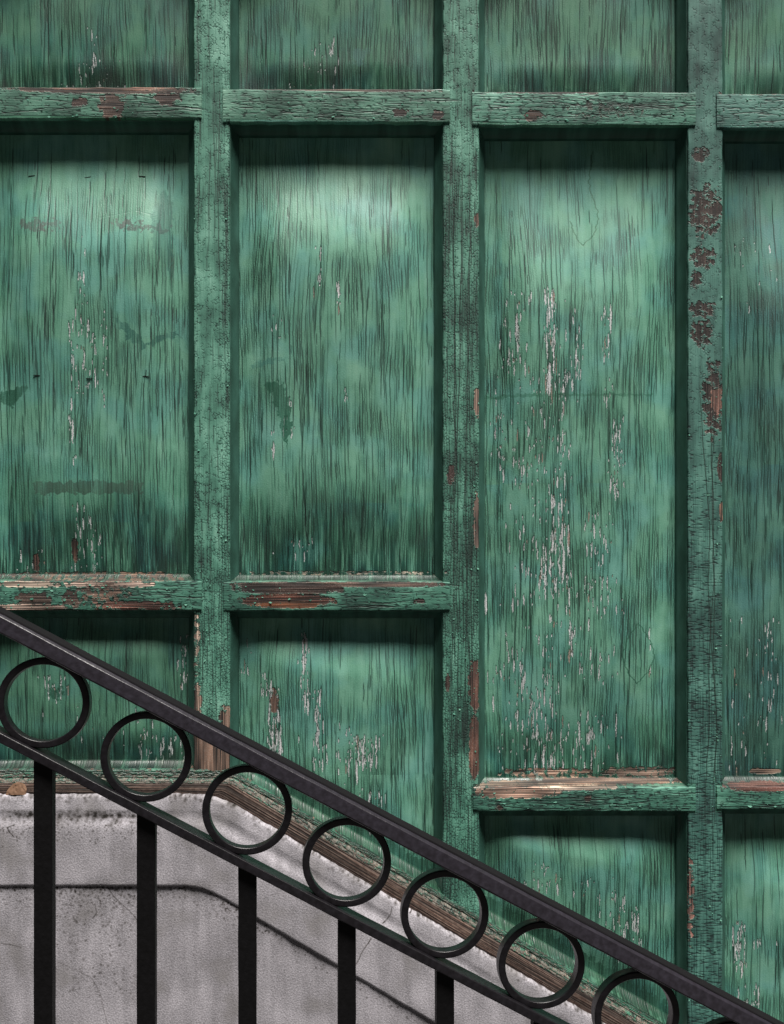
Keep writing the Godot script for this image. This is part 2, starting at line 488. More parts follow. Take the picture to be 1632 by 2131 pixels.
	for x in [938, 947, 962, 978]:
		var q := texm(x, 270)
		check(q.x, q.y, 700, 1.0, 0.06)
		check(q.x + 5, q.y + 520, 760, 0.9, 0.06)
	r = box_marks(1430, -60, 1506, 2190)
	wear_frame(r[0], r[1], teal, 13, 118, false, stile_c, long_c)
	for x in [1458, 1472, 1488]:
		var q := texm(x, 700)
		check(q.x, q.y, 1000, 0.9, 0.10)
	# rails
	var rails := [
		[-8, 180, 421, 248, moss, 122, 0.25], [464, 184, 937, 257, moss, 122, 0.35], [982, 190, 1448, 263, leaf, 122, 0.4], [1490, 194, 1990, 270, teal, 120, 0.35],
		[-8, 1206, 421, 1271, leaf, 112, 0.4], [464, 1208, 937, 1273, leaf, 112, 0.25], [984, 1632, 1448, 1692, leaf, 118, 0.5], [1490, 1630, 1990, 1688, leaf, 118, 0.4],
	]
	for k in rails.size():
		var p = rails[k]
		var level: float = p[6]
		r = box_marks(p[0], p[1], p[2], p[3])
		wear_frame(r[0], r[1], p[4], 17 + k * 5, p[5], true, func(_s: float, _t: float) -> float: return level, func(_s: float, _t: float) -> float: return 1.0)
		for c in int(150 * level) + 20:
			check(rng.randf_range(r[0].x + 10, r[1].x - 60), rng.randf_range(r[0].y + 6, r[1].y - 5), int(8 + 100 * pow(rng.randf(), 2.0)), rng.randf_range(0.4, 1.0), 0.14, true)
		for c in int(70 * level):
			check(rng.randf_range(r[0].x + 10, r[1].x - 20), rng.randf_range(r[0].y + 8, r[1].y - 14), rng.randi_range(4, 10), rng.randf_range(0.4, 0.9), 0.2)
	# paint gone from the frame
	var rust := Color8(80, 62, 54)
	var dark := Color8(54, 39, 34)
	var tan := Color8(152, 134, 120)
	var ash := Color8(176, 150, 136)
	peel(14, 175, 404, 199, rust, true, 0.35, 2.6)
	peel(70, 176, 380, 192, Color8(112, 80, 66), true, 0.5)
	peel(205, 192, 262, 250, rust, true, 0.9)
	peel(320, 190, 375, 222, dark, true, 0.9)
	peel(150, 205, 185, 225, dark, true, 1.0)
	peel(500, 182, 915, 194, rust, true, 0.5, 3.0)
	peel(815, 226, 850, 244, dark, true, 0.8)
	peel(898, 230, 922, 250, dark, true, 0.8)
	peel(990, 184, 1250, 198, dark, true, 0.9, 3.0)
	peel(1090, 228, 1130, 255, rust, true, 0.9)
	peel(1180, 210, 1330, 250, Color8(44, 50, 42), true, 1.0, 2.0, 0.62)
	peel(1495, 190, 1640, 199, dark, true, 0.9)
	peel(-10, 1208, 130, 1222, tan, true, 0.8, 3.0)
	peel(120, 1210, 330, 1222, ash, true, 0.9, 3.0)
	peel(30, 1230, 112, 1268, rust, true, 0.8)
	peel(-20, 1256, 150, 1272, ash, true, 0.9, 3.0)
	peel(130, 1226, 170, 1266, rust, true, 0.9)
	peel(165, 1212, 270, 1250, Color8(104, 80, 68), true, 0.9, 2.0, 0.36)
	peel(180, 1250, 380, 1270, Color8(96, 62, 52), true, 0.8)
	peel(484, 1210, 930, 1222, rust, true, 0.5, 4.0)
	peel(484, 1212, 720, 1236, dark, true, 0.4, 3.0)
	peel(500, 1234, 700, 1264, Color8(82, 44, 32), true, 0.35, 2.4)
	peel(520, 1250, 680, 1266, Color8(132, 78, 48), true, 0.4)
	peel(860, 1244, 885, 1256, dark, true, 0.7)
	peel(986, 1626, 1290, 1645, tan, true, 0.5, 3.0)
	peel(986, 1636, 1170, 1660, Color8(150, 120, 104), true, 0.7, 2.6)
	peel(1100, 1622, 1420, 1634, Color8(112, 90, 78), true, 0.8, 3.0)
	peel(1508, 1628, 1660, 1646, Color8(98, 62, 54), true, 0.7, 3.0)
	peel(1030, 1674, 1046, 1686, dark, true, 0.8)
	peel(1215, 1655, 1232, 1668, dark, true, 0.6)
	# stile feet and edges
	peel(396, 1500, 486, 1640, Color8(124, 98, 84), false, 0.5, 5.0)
	peel(396, 1425, 420, 1500, Color8(140, 116, 102), false, 0.7)
	peel(454, 1468, 488, 1560, Color8(132, 106, 92), false, 0.6)
	peel(398, 1272, 416, 1420, Color8(150, 130, 116), false, 1.0, 2.0, 0.45)
	peel(986, 440, 999, 472, rust, false, 0.6)
	peel(985, 802, 1000, 872, Color8(150, 124, 110), false, 0.5)
	peel(984, 1026, 1000, 1150, Color8(140, 116, 104), false, 0.8)
	peel(974, 1370, 1001, 1480, Color8(100, 70, 60), false, 0.7)
	peel(976, 1490, 1001, 1622, Color8(98, 68, 58), false, 0.5, 3.0)
	peel(926, 1400, 936, 1440, dark, false, 0.6)
	peel(930, 960, 946, 1010, Color8(40, 26, 22), false, 0.8)
	var bark := Color8(48, 36, 32)
	peel(1440, 306, 1476, 336, bark, false, 1.05, 2.2, 0.27)
	peel(1434, 386, 1498, 490, bark, false, 1.05, 2.2, 0.27)
	peel(1478, 420, 1508, 450, bark, false, 0.7)
	peel(1438, 512, 1486, 560, bark, false, 1.05, 2.2, 0.27)
	peel(1436, 560, 1460, 600, bark, false, 1.05, 2.2, 0.27)
	peel(1436, 626, 1490, 660, bark, false, 1.05, 2.2, 0.27)
	peel(1440, 660, 1480, 722, bark, false, 1.05, 2.2, 0.27)
	peel(1462, 752, 1506, 908, bark, false, 1.05, 2.2, 0.27)
	peel(1478, 800, 1504, 860, Color8(110, 78, 68), false, 0.7)
	peel(1492, 940, 1506, 1010, bark, false, 0.8)
	peel(1496, 1040, 1506, 1090, Color8(130, 96, 80), false, 0.6)
	peel(1428, 1780, 1444, 1960, Color8(140, 100, 90), false, 1.0, 2.0, 0.4)
	# mouldings at the foot of each panel, worn to the wood along the upper arris
	peel(0, 1188, 380, 1210, Color8(120, 96, 82), true, 0.9, 5.0, 0.46)
	peel(500, 1186, 925, 1196, Color8(160, 150, 136), true, 0.9, 3.0, 0.5)
	peel(1040, 1604, 1250, 1622, Color8(170, 140, 122), true, 0.9, 3.0, 0.4)
	peel(1260, 1600, 1420, 1622, Color8(132, 110, 98), true, 0.8, 3.0, 0.3)
	peel(1570, 1604, 1640, 1616, Color8(180, 150, 132), true, 0.7, 3.0)


func image_of(bytes: PackedByteArray, w: int, h: int, format := Image.FORMAT_RGB8) -> ImageTexture:
	return ImageTexture.create_from_image(Image.create_from_data(w, h, false, format, bytes))


# ---------------------------------------------------------------- materials

func make_materials():
	m_wood = StandardMaterial3D.new()
	m_wood.albedo_texture = image_of(alb, T, T)
	var relief := image_of(rel, T, T)
	m_wood.heightmap_enabled = true
	m_wood.heightmap_texture = relief
	m_wood.heightmap_scale = 0.22
	m_wood.roughness = 1.0
	m_wood.roughness_texture = relief
	m_wood.roughness_texture_channel = BaseMaterial3D.TEXTURE_CHANNEL_GREEN
	m_wood.metallic_specular = 0.5

	# the foot mouldings are ledges, colour darkened to offset the overhead light
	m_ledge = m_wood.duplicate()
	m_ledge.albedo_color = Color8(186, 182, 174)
	# the mouldings keep a smoother, bluer coat than the boards
	m_trim = StandardMaterial3D.new()
	m_trim.albedo_color = Color8(60, 104, 92)
	m_trim.roughness = 0.5
	var tn := NoiseTexture2D.new()
	tn.width = 512
	tn.height = 512
	tn.seamless = true
	var tf := FastNoiseLite.new()
	tf.seed = 77
	tf.frequency = 0.012
	tf.fractal_octaves = 5
	tn.noise = tf
	var ramp := Gradient.new()
	ramp.set_color(0, Color(0.62, 0.64, 0.62))
	ramp.set_color(1, Color(1, 1, 1))
	tn.color_ramp = ramp
	m_trim.albedo_texture = tn
	m_trim.uv1_scale = Vector3(12, 3, 1)

	make_sill_material()
	make_plaster_material()

	m_iron = StandardMaterial3D.new()
	m_iron.albedo_color = Color8(47, 44, 52)
	m_iron.roughness = 0.33
	var bump := NoiseTexture2D.new()
	bump.width = 512
	bump.height = 512
	bump.seamless = true
	bump.normalize = true
	var bn := FastNoiseLite.new()
	bn.seed = 41
	bn.frequency = 0.03
	bn.fractal_octaves = 5
	bump.noise = bn
	m_iron.heightmap_enabled = true
	m_iron.heightmap_texture = bump
	m_iron.heightmap_scale = 0.02
	m_iron.uv1_triplanar = true
	m_iron.uv1_scale = Vector3(9, 9, 9)

	var tone := NoiseTexture2D.new()
	tone.width = 512
	tone.height = 512
	tone.seamless = true
	var tone_noise := FastNoiseLite.new()
	tone_noise.seed = 52
	tone_noise.frequency = 0.02
	tone_noise.fractal_octaves = 5
	tone.noise = tone_noise
	var tones := Gradient.new()
	tones.set_color(0, Color(0.62, 0.60, 0.60))
	tones.set_color(1, Color(1.0, 1.0, 1.0))
	tone.color_ramp = tones
	m_iron.albedo_texture = tone
	m_dim = m_iron.duplicate()
	m_dim.albedo_color = Color8(30, 28, 32)
	m_black = m_iron.duplicate()
	m_black.albedo_color = Color8(13, 12, 14)
	m_black.roughness = 0.6
	m_black.metallic_specular = 0.3
	m_dim.metallic_specular = 0.4
	m_dark_top = StandardMaterial3D.new()
	m_dark_top.albedo_color = Color8(20, 19, 21)  # near-black that keeps the handrail top dark under overhead light
	m_dark_top.roughness = 0.9
	m_dark_top.metallic_specular = 0.2

	m_steel = StandardMaterial3D.new()
	m_steel.albedo_color = Color8(34, 32, 30)
	m_steel.metallic = 0.6
	m_steel.roughness = 0.5


# weathered bare timber with the last of its green paint along the upper edge: u along the sill, v across it (128 mm)
func make_sill_material():
	var w := 2048
	var h := 128
	var c := PackedByteArray()
	c.resize(w * h * 3)
	var d := PackedByteArray()
	d.resize(w * h * 3)
	for y in h:
		for x in w:
			var i := (y * 7 % T) * T + x
			var st := n_streak[((x / 2 + 300) % T) * T + (y * 3 + 500) % T]
			var st2 := n_mid[(x % T) * T + (y * 9) % T]
			var e := n_edge[y * 3 * T + x]
			var fine := n_fine[y * T + x]
			var o := (y * w + x) * 3
			var s := 0.72 + (st - 120) / 128.0 * 0.55 + (st2 - 128) / 128.0 * 0.4
			var brown := Color8(100, 82, 73) if e > 118 else Color8(82, 63, 55)
			var k := brown * s
			var hh := 110 + (st - 128) / 2
			var paint := false
			if y < 30:
				paint = e + fine * 0.15 > 92
			elif y < 48:
				paint = e + (fine - 128) * 0.5 > 118 + (y - 30) * 2.4
				if not paint and e < 108:
					k = Color8(104, 100, 92) * (0.6 + fine / 380.0)
			if paint:
				var v := 0.72 + (n_blotch[(y * 5) * T + x] - 128) / 300.0 + (st - 128) / 400.0 + (fine - 128) / 700.0
				k = Color8(52, 96, 78) * v
				hh = 165 + (fine - 128) / 8
				if n_wide[y * T + x] < 34 and y > 18:
					k = Color8(22, 44, 36)
					hh = 90
			c[o] = clampi(k.r8, 0, 255)
			c[o + 1] = clampi(k.g8, 0, 255)
			c[o + 2] = clampi(k.b8, 0, 255)
			d[o] = clampi(hh, 0, 255)
			d[o + 1] = 120 if paint else 205
	m_sill = StandardMaterial3D.new()
	m_sill.albedo_texture = image_of(c, w, h)
	m_sill.heightmap_enabled = true
	m_sill.heightmap_texture = image_of(d, w, h)
	m_sill.heightmap_scale = 0.4
	m_sill.roughness = 1.0
	m_sill.roughness_texture = m_sill.heightmap_texture
	m_sill.roughness_texture_channel = BaseMaterial3D.TEXTURE_CHANNEL_GREEN


const PX := 1536      # plaster texture: 1.536 m wide, 0.768 m high, 1 mm a texel, from PLX to the right and PLY down
const PY := 768
const PLX := -0.80
const PLY := 1.30


func plaster_mark(x: float, y: float) -> Vector2:
	var p := mark(x, y, 0.03)
	return Vector2((p.x - PLX) * 1000.0, (PLY - p.y) * 1000.0)


func make_plaster_material():
	var c := PackedByteArray()
	c.resize(PX * PY * 3)
	var d := PackedByteArray()
	d.resize(PX * PY * 3)
	var lumps := noise_bytes(T, T, 0.21, 4, 21)
	var dirt := PackedFloat32Array()
	dirt.resize(PX * PY)
	# black mould under the drip edge, in the hollow, and in specks below
	for n in 700:
		var u := rng.randf_range(-120, 560)
		var y := 1846.0 if u < 420 else 1846.0 + (u - 420) * 0.592
		var far := pow(rng.randf(), 2.2)
		var p := plaster_mark(u, y + far * 60.0)
		soot(dirt, p, rng.randf_range(0.6, 2.0), rng.randf_range(0.2, 0.85) * (1.0 - far * 0.7))
	for n in 520:
		var u := rng.randf_range(100, 300)
		var p := plaster_mark(u + rng.randfn(0, 10), 1846 + pow(rng.randf(), 1.6) * 230.0)
		soot(dirt, p, rng.randf_range(0.7, 2.4), rng.randf_range(0.1, 0.5))
	for n in 260:
		var u := rng.randf_range(430, 1200)
		var p := plaster_mark(u, 1850 + (u - 420) * 0.592 + absf(rng.randfn(0, 14)))
		soot(dirt, p, rng.randf_range(0.6, 1.8), rng.randf_range(0.2, 0.6))
	for n in 460:
		var u := rng.randf_range(-120, 330)
		var p := plaster_mark(u, 1697 + rng.randfn(0, 5) + (12.0 if n % 3 == 0 else 0.0))
		soot(dirt, p, rng.randf_range(1.2, 3.4), rng.randf_range(0.1, 0.42) * (1.0 if u > 15 else 0.6))
	for n in 300:
		var u := rng.randf_range(-120, 330)
		var p := plaster_mark(u, 1716 + absf(rng.randfn(0, 20)))
		soot(dirt, p, rng.randf_range(0.6, 1.6), rng.randf_range(0.2, 0.7))
	for n in 420:
		var u := rng.randf_range(-120, 1300)
		var base := 1720.0 if u < 470 else 1720.0 + (u - 470) * 0.592
		var p := plaster_mark(u, base + rng.randf_range(0, 480))
		soot(dirt, p, rng.randf_range(0.5, 1.2), rng.randf_range(0.1, 0.5))
	# grime and grit along the broken upper edge, painted to dim its sunlit lip
	for n in 900:
		var u := rng.randf_range(-120, 1300)
		var base := 1654.0 if u < 453 else 1654.0 + (u - 453) * 0.5905
		var p := plaster_mark(u, base + absf(rng.randfn(0, 7)))
		soot(dirt, p, rng.randf_range(0.6, 3.2), rng.randf_range(0.05, 0.4))
	for crack in [
		[[222, 1846], [236, 1866], [250, 1880], [268, 1896], [286, 1916], [300, 1950]],
		[[196, 1880], [200, 1900], [192, 1912]], [[120, 2002], [160, 2020], [190, 2036], [208, 2068], [214, 2100], [222, 2131]],
		[[816, 1888], [812, 1905], [802, 1918], [796, 1922]], [[862, 1884], [858, 1896], [852, 1902]], [[772, 1952], [766, 1962], [756, 1975], [748, 1992], [740, 2006]],
		[[30, 1716], [14, 1722], [20, 1732], [30, 1742]], [[0, 1964], [20, 1966], [44, 1972]], [[530, 1690], [552, 1706], [576, 1722]], [[640, 1760], [676, 1778], [720, 1800]], [[790, 1850], [830, 1878]],
	]:
		for k in range(1, crack.size()):
			var a := plaster_mark(crack[k - 1][0], crack[k - 1][1])
			var b := plaster_mark(crack[k][0], crack[k][1])
			for s in 40:
				var p := a.lerp(b, s / 40.0)
				p += Vector2(lumps[int(p.y * 3) % T * T + int(p.x * 5) % T] - 128, 0) * 0.012
				soot(dirt, p, 0.8, 0.17)
	for y in PY:
		for x in PX:
			var i := y * T + x
			var lump := lumps[i]
			var fine := n_fine[i]
			var cloud := n_blotch[(y + 600) * T + x]
			var run := n_mid[y * T + x]
			var s := 0.90 + (cloud - 128) / 1100.0 + (run - 128) / 1900.0 + (lump - 128) / 1000.0 + (fine - 128) / 750.0
			var k := Color8(160, 156, 162) * s
			if cloud < 110:
				k = k.lerp(Color8(126, 122, 122), (110 - cloud) / 170.0)
			var o := (y * PX + x) * 3
			var mould := clampf(dirt[y * PX + x] * (0.5 + lump / 255.0), 0.0, 0.95)
			k = k.lerp(Color8(24, 20, 17), mould)
			c[o] = clampi(k.r8, 0, 255)
			c[o + 1] = clampi(k.g8, 0, 255)
			c[o + 2] = clampi(k.b8, 0, 255)
			d[o] = clampi(int(128 + (lump - 128) * 0.40 + (fine - 128) * 0.36 - mould * 40), 0, 255)
			d[o + 1] = 225
	m_plaster = StandardMaterial3D.new()
	m_plaster.albedo_texture = image_of(c, PX, PY)
	m_plaster.heightmap_enabled = true
	m_plaster.heightmap_texture = image_of(d, PX, PY)
	m_plaster.heightmap_scale = 0.075
	m_plaster.roughness = 0.92


func soot(dirt: PackedFloat32Array, p: Vector2, radius: float, share: float):
	for y in range(maxi(0, int(p.y - radius * 2)), mini(PY, int(p.y + radius * 2) + 2)):
		for x in range(maxi(0, int(p.x - radius * 2)), mini(PX, int(p.x + radius * 2) + 2)):
			var q := Vector2(x, y).distance_squared_to(p) / (radius * radius)
			if q < 4.0:
				dirt[y * PX + x] += share * exp(-q)


# ---------------------------------------------------------------- meshes

# a sheet of points in rows; front: the side that the normals should lean to. uv: Callable(point, row, column)
func sheet(rows: Array, uv: Callable, front: Vector3, into: ArrayMesh = null) -> ArrayMesh:
	var h := rows.size()
	var w: int = rows[0].size()
	var pos := PackedVector3Array()
	var nor := PackedVector3Array()
	var tex_uv := PackedVector2Array()
	pos.resize(w * h)
	nor.resize(w * h)
	tex_uv.resize(w * h)
	var total := Vector3.ZERO
	for y in h:
		var row: PackedVector3Array = rows[y]
		var up: PackedVector3Array = rows[maxi(y - 1, 0)]
		var dn: PackedVector3Array = rows[mini(y + 1, h - 1)]
		for x in w:
			var n := (row[mini(x + 1, w - 1)] - row[maxi(x - 1, 0)]).cross(dn[x] - up[x]).normalized()
			pos[y * w + x] = row[x]
			nor[y * w + x] = n
			tex_uv[y * w + x] = uv.call(row[x], y, x)
			total += n
	var flip := total.dot(front) < 0.0
	if flip:
		for k in nor.size():
			nor[k] = -nor[k]
	var ix := PackedInt32Array()
	for y in h - 1:
		for x in w - 1:
			var a := y * w + x
			if flip:
				ix.append_array([a, a + 1, a + w, a + 1, a + w + 1, a + w])
			else:
				ix.append_array([a, a + w, a + 1, a + 1, a + w, a + w + 1])
	var arrays := []
	arrays.resize(Mesh.ARRAY_MAX)
	arrays[Mesh.ARRAY_VERTEX] = pos
	arrays[Mesh.ARRAY_NORMAL] = nor
	arrays[Mesh.ARRAY_TEX_UV] = tex_uv
	arrays[Mesh.ARRAY_INDEX] = ix
	var m := into if into else ArrayMesh.new()
	m.add_surface_from_arrays(Mesh.PRIMITIVE_TRIANGLES, arrays)
	return m


func part(called: String, mesh: Mesh, mat: Material, parent: Node = self) -> MeshInstance3D:
	var o := MeshInstance3D.new()
	o.name = called
	o.mesh = mesh
	for s in mesh.get_surface_count():
		if mesh is ArrayMesh:
			mesh.surface_set_material(s, mat)
	if not mesh is ArrayMesh:
		o.material_override = mat
	parent.add_child(o, true)
	return o


func tag(o: Node, label: String, category: String, group := ""):
	o.set_meta("label", label)
	o.set_meta("category", category)
	if group:
		o.set_meta("group", group)


func wall_uv(p: Vector3, _y: int, _x: int) -> Vector2:
	return Vector2((p.x + TX) / 2.048, (TY - p.y) / 2.048)


# a frame member between two marks: along its length a row of cross sections with worn, uneven arrises
func bar(x0: float, y0: float, x1: float, y1: float, lying: bool, proud: float, seed_: float, worn := 0.0012) -> ArrayMesh:
	var a := mark(x0, y0)
	var b := mark(x1, y1)
	var aw := mark(x0, y1)
	var bw := mark(x1, y0)
	var length := absf(b.x - a.x) if lying else absf(a.y - b.y)
	var n := int(length / 0.005) + 2
	var rows := []
	# (share across, distance in from the edge, depth)
	var section := [[0, 0.0, -0.058], [0, 0.0, -0.012], [0, 0.0, -0.0022], [0, 0.0006, -0.0008], [0, 0.0022, 0.0], [0.22, 0, 0.0004], [0.5, 0, 0.0007], [0.78, 0, 0.0004], [1, -0.0022, 0.0], [1, -0.0006, -0.0008], [1, 0.0, -0.0022], [1, 0.0, -0.012], [1, 0.0, -0.058]]
	for k in n:
		var t := k / float(n - 1)
		# the two long edges at this station
		var e0 := a.lerp(bw, t) if lying else a.lerp(aw, t)
		var e1 := aw.lerp(b, t) if lying else bw.lerp(b, t)
		var across := (e1 - e0).normalized()
		var row := PackedVector3Array()
		var w0 := nz.get_noise_2d(k * 0.09, seed_) * worn
		var w1 := nz.get_noise_2d(k * 0.09, seed_ + 50.0) * worn
		for s in section:
			var p: Vector3 = e0.lerp(e1, s[0]) + across * s[1]
			var edge: float = absf(s[0] - 0.5) * 2.0
			if s[2] > -0.02:
				p += across * (w0 if s[0] < 0.5 else w1) * edge
			p.z = proud + s[2] + (nz.get_noise_2d(k * 0.05 + s[0] * 3.0, seed_ + 20.0) * 0.0008 if s[2] > -0.01 else 0.0)
			row.append(p)
		rows.append(row)
	# square the ends off
	var m := sheet(rows, wall_uv, Vector3(0, 0, 1))
	for k in [0, n - 1]:
		var cap: PackedVector3Array = rows[k]
		var back := PackedVector3Array()
		for p in cap:
			back.append(Vector3(p.x, p.y, -0.058))
		var out := (rows[0][6] - rows[n - 1][6]) as Vector3
		sheet([cap, back], wall_uv, out if k == 0 else -out, m)
	return m


# corners of a convex quad moved in by s
func inset(q: Array, s: float) -> Array:
	var out := []
	for k in 4:
		var a: Vector3 = q[(k + 3) % 4]
		var b: Vector3 = q[k]
		var c: Vector3 = q[(k + 1) % 4]
		var u := Vector2(b.x - a.x, b.y - a.y).normalized()
		var v := Vector2(c.x - b.x, c.y - b.y).normalized()
		var nu := Vector2(u.y, -u.x)
		var nv := Vector2(v.y, -v.x)
		var m := (nu + nv) / (1.0 + nu.dot(nv))
		out.append(Vector3(b.x + m.x * s, b.y + m.y * s, b.z))
	return out


# board swells from thin edges, leaning back, shaped to catch light near its top
func board(s: float, t: float, bow: float) -> float:
	return bow * smoothstep(0.03, 0.29, t) * (1.0 - 0.40 * smoothstep(0.29, 0.8, t)) * (1.0 - smoothstep(0.78, 1.04, t)) * smoothstep(-0.03, 0.24, s) * smoothstep(-0.03, 0.24, 1.0 - s)


# a panel in its opening (corners: upper left, upper right, lower right, lower left) with four mitred mouldings
func panel(parent: Node3D, q: Array, seed_: float, bow: float, label := "") -> MeshInstance3D:
	var back := -0.038
	var face := inset(q, 0.0142)
	var rows := []
	var nx := 40
	var ny := 90
	for j in ny + 1:
		var t := j / float(ny)
		var row := PackedVector3Array()
		for i in nx + 1:
			var s := i / float(nx)
			var p: Vector3 = (face[0] as Vector3).lerp(face[1], s).lerp((face[3] as Vector3).lerp(face[2], s), t)
			p.z = back + board(s, t, bow) + nz.get_noise_2d(p.x * 5.0 + seed_, p.y * 2.2) * 0.0012
			row.append(p)
		rows.append(row)
	var o := part("panel", sheet(rows, wall_uv, Vector3(0, 0, 1)), m_wood, parent)
	if label:
		o.set_meta("label", label)
	# fillet, hollow and bead from the arris of the frame down to the board
	var profile := [[-0.001, -0.0060], [0.0010, -0.0063], [0.0018, -0.0078], [0.0028, -0.0125], [0.0052, -0.0180], [0.0086, -0.0235], [0.0116, -0.0268], [0.0134, -0.0284], [0.0142, -0.0312], [0.0144, -0.0400]]
	for k in 4:
		var a_rows := []
		var lines := []
		for s in profile:
			var c := inset(q, s[0])
			lines.append([c[k], c[(k + 1) % 4], s[1]])
		var span: float = (lines[0][0] as Vector3).distance_to(lines[0][1])
		var n := int(span / 0.012) + 2
		for j in n:
			var t := j / float(n - 1)
			var row := PackedVector3Array()
			for i in lines.size():
				var p: Vector3 = (lines[i][0] as Vector3).lerp(lines[i][1], t)
				p.z = lines[i][2] + nz.get_noise_2d(j * 0.3, seed_ + k * 9.0 + i * 0.2) * (0.0010 if k == 2 else 0.0005)
				row.append(p)
			a_rows.append(row)
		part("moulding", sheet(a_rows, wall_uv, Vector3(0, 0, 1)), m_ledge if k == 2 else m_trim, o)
	return o


# lifted curls of paint along the crazed frame: too small and many to tell one by one
func paint_curls(root: Node3D):
	var rows := []
	for j in 3:
		var row := PackedVector3Array()
		for i in 4:
			var a := i / 3.0
			row.append(Vector3((a - 0.5) * (1.0 - 0.25 * absf(j - 1.0)), (j - 1.0) * 0.5 + 0.1 * sin(a * 7.0), 0.05 + 0.28 * a * a))
		rows.append(row)
	var mesh := sheet(rows, func(_p: Vector3, y: int, x: int) -> Vector2: return Vector2(x, y), Vector3(0, 0, 1))
	var m := StandardMaterial3D.new()
	m.albedo_color = Color.WHITE
	m.vertex_color_use_as_albedo = true
	m.roughness = 0.95
	m.metallic_specular = 0.15
	mesh.surface_set_material(0, m)
	var where := []
	# (left, top, right, bottom, how many, depth)
	for z in [[404, 300, 420, 1270, 130, 0.0], [455, 300, 478, 1270, 260, 0.0], [404, 1080, 478, 1500, 420, 0.0], [924, 270, 960, 1850, 320, 0.0], [975, 270, 997, 1850, 360, 0.0], [930, 1300, 990, 1880, 240, 0.0], [1432, 900, 1504, 2140, 560, 0.0], [1490, 300, 1504, 1640, 200, 0.0], [404, 0, 478, 180, 70, 0.0], [922, 0, 997, 200, 70, 0.0],
		[0, 190, 420, 244, 150, 0.0032], [470, 194, 934, 252, 200, 0.0032], [986, 200, 1446, 258, 260, 0.0032], [1494, 204, 1700, 264, 70, 0.0032], [0, 1214, 420, 1266, 240, 0.0032], [470, 1220, 934, 1268, 150, 0.0032], [988, 1642, 1446, 1684, 260, 0.0032], [1494, 1640, 1700, 1680, 90, 0.0032]]:
		for k in int(z[4] * 0.4):
			var p := mark(rng.randf_range(z[0], z[2]), rng.randf_range(z[1], z[3]), z[5] + 0.0006)
			var size := 0.001 + 0.0028 * pow(rng.randf(), 3.0)
			var lying: bool = z[5] > 0.0
			var b := Basis.from_euler(Vector3(rng.randf_range(-0.4, 0.4), rng.randf_range(-0.4, 0.4), rng.randf() * TAU)).scaled_local(Vector3(size, size * rng.randf_range(0.6, 1.4), size * rng.randf_range(0.5, 1.0)))
			if lying:
				b = Basis.from_scale(Vector3(1.7, 1.0, 1.0)) * b
			where.append([Transform3D(b, p), rng.randf()])
	var mm := MultiMesh.new()
	mm.transform_format = MultiMesh.TRANSFORM_3D
	mm.use_colors = true
	mm.mesh = mesh
	mm.instance_count = where.size()
	for k in where.size():
		mm.set_instance_transform(k, where[k][0])
		var q: float = where[k][1]
		mm.set_instance_color(k, Color(0.06, 0.17, 0.125).lerp(Color(0.13, 0.29, 0.22), q))
	var o := MultiMeshInstance3D.new()
	o.name = "paint_curls"
	o.multimesh = mm
	o.set_meta("kind", "stuff")
	root.add_child(o, true)


func quad(x0: float, y0: float, x1: float, y1: float, low_right := INF, low_left := INF) -> Array:
	return [mark(x0, y0), mark(x1, y0), mark(x1, y1 if low_right == INF else low_right), mark(x0, y1 if low_left == INF else low_left)]


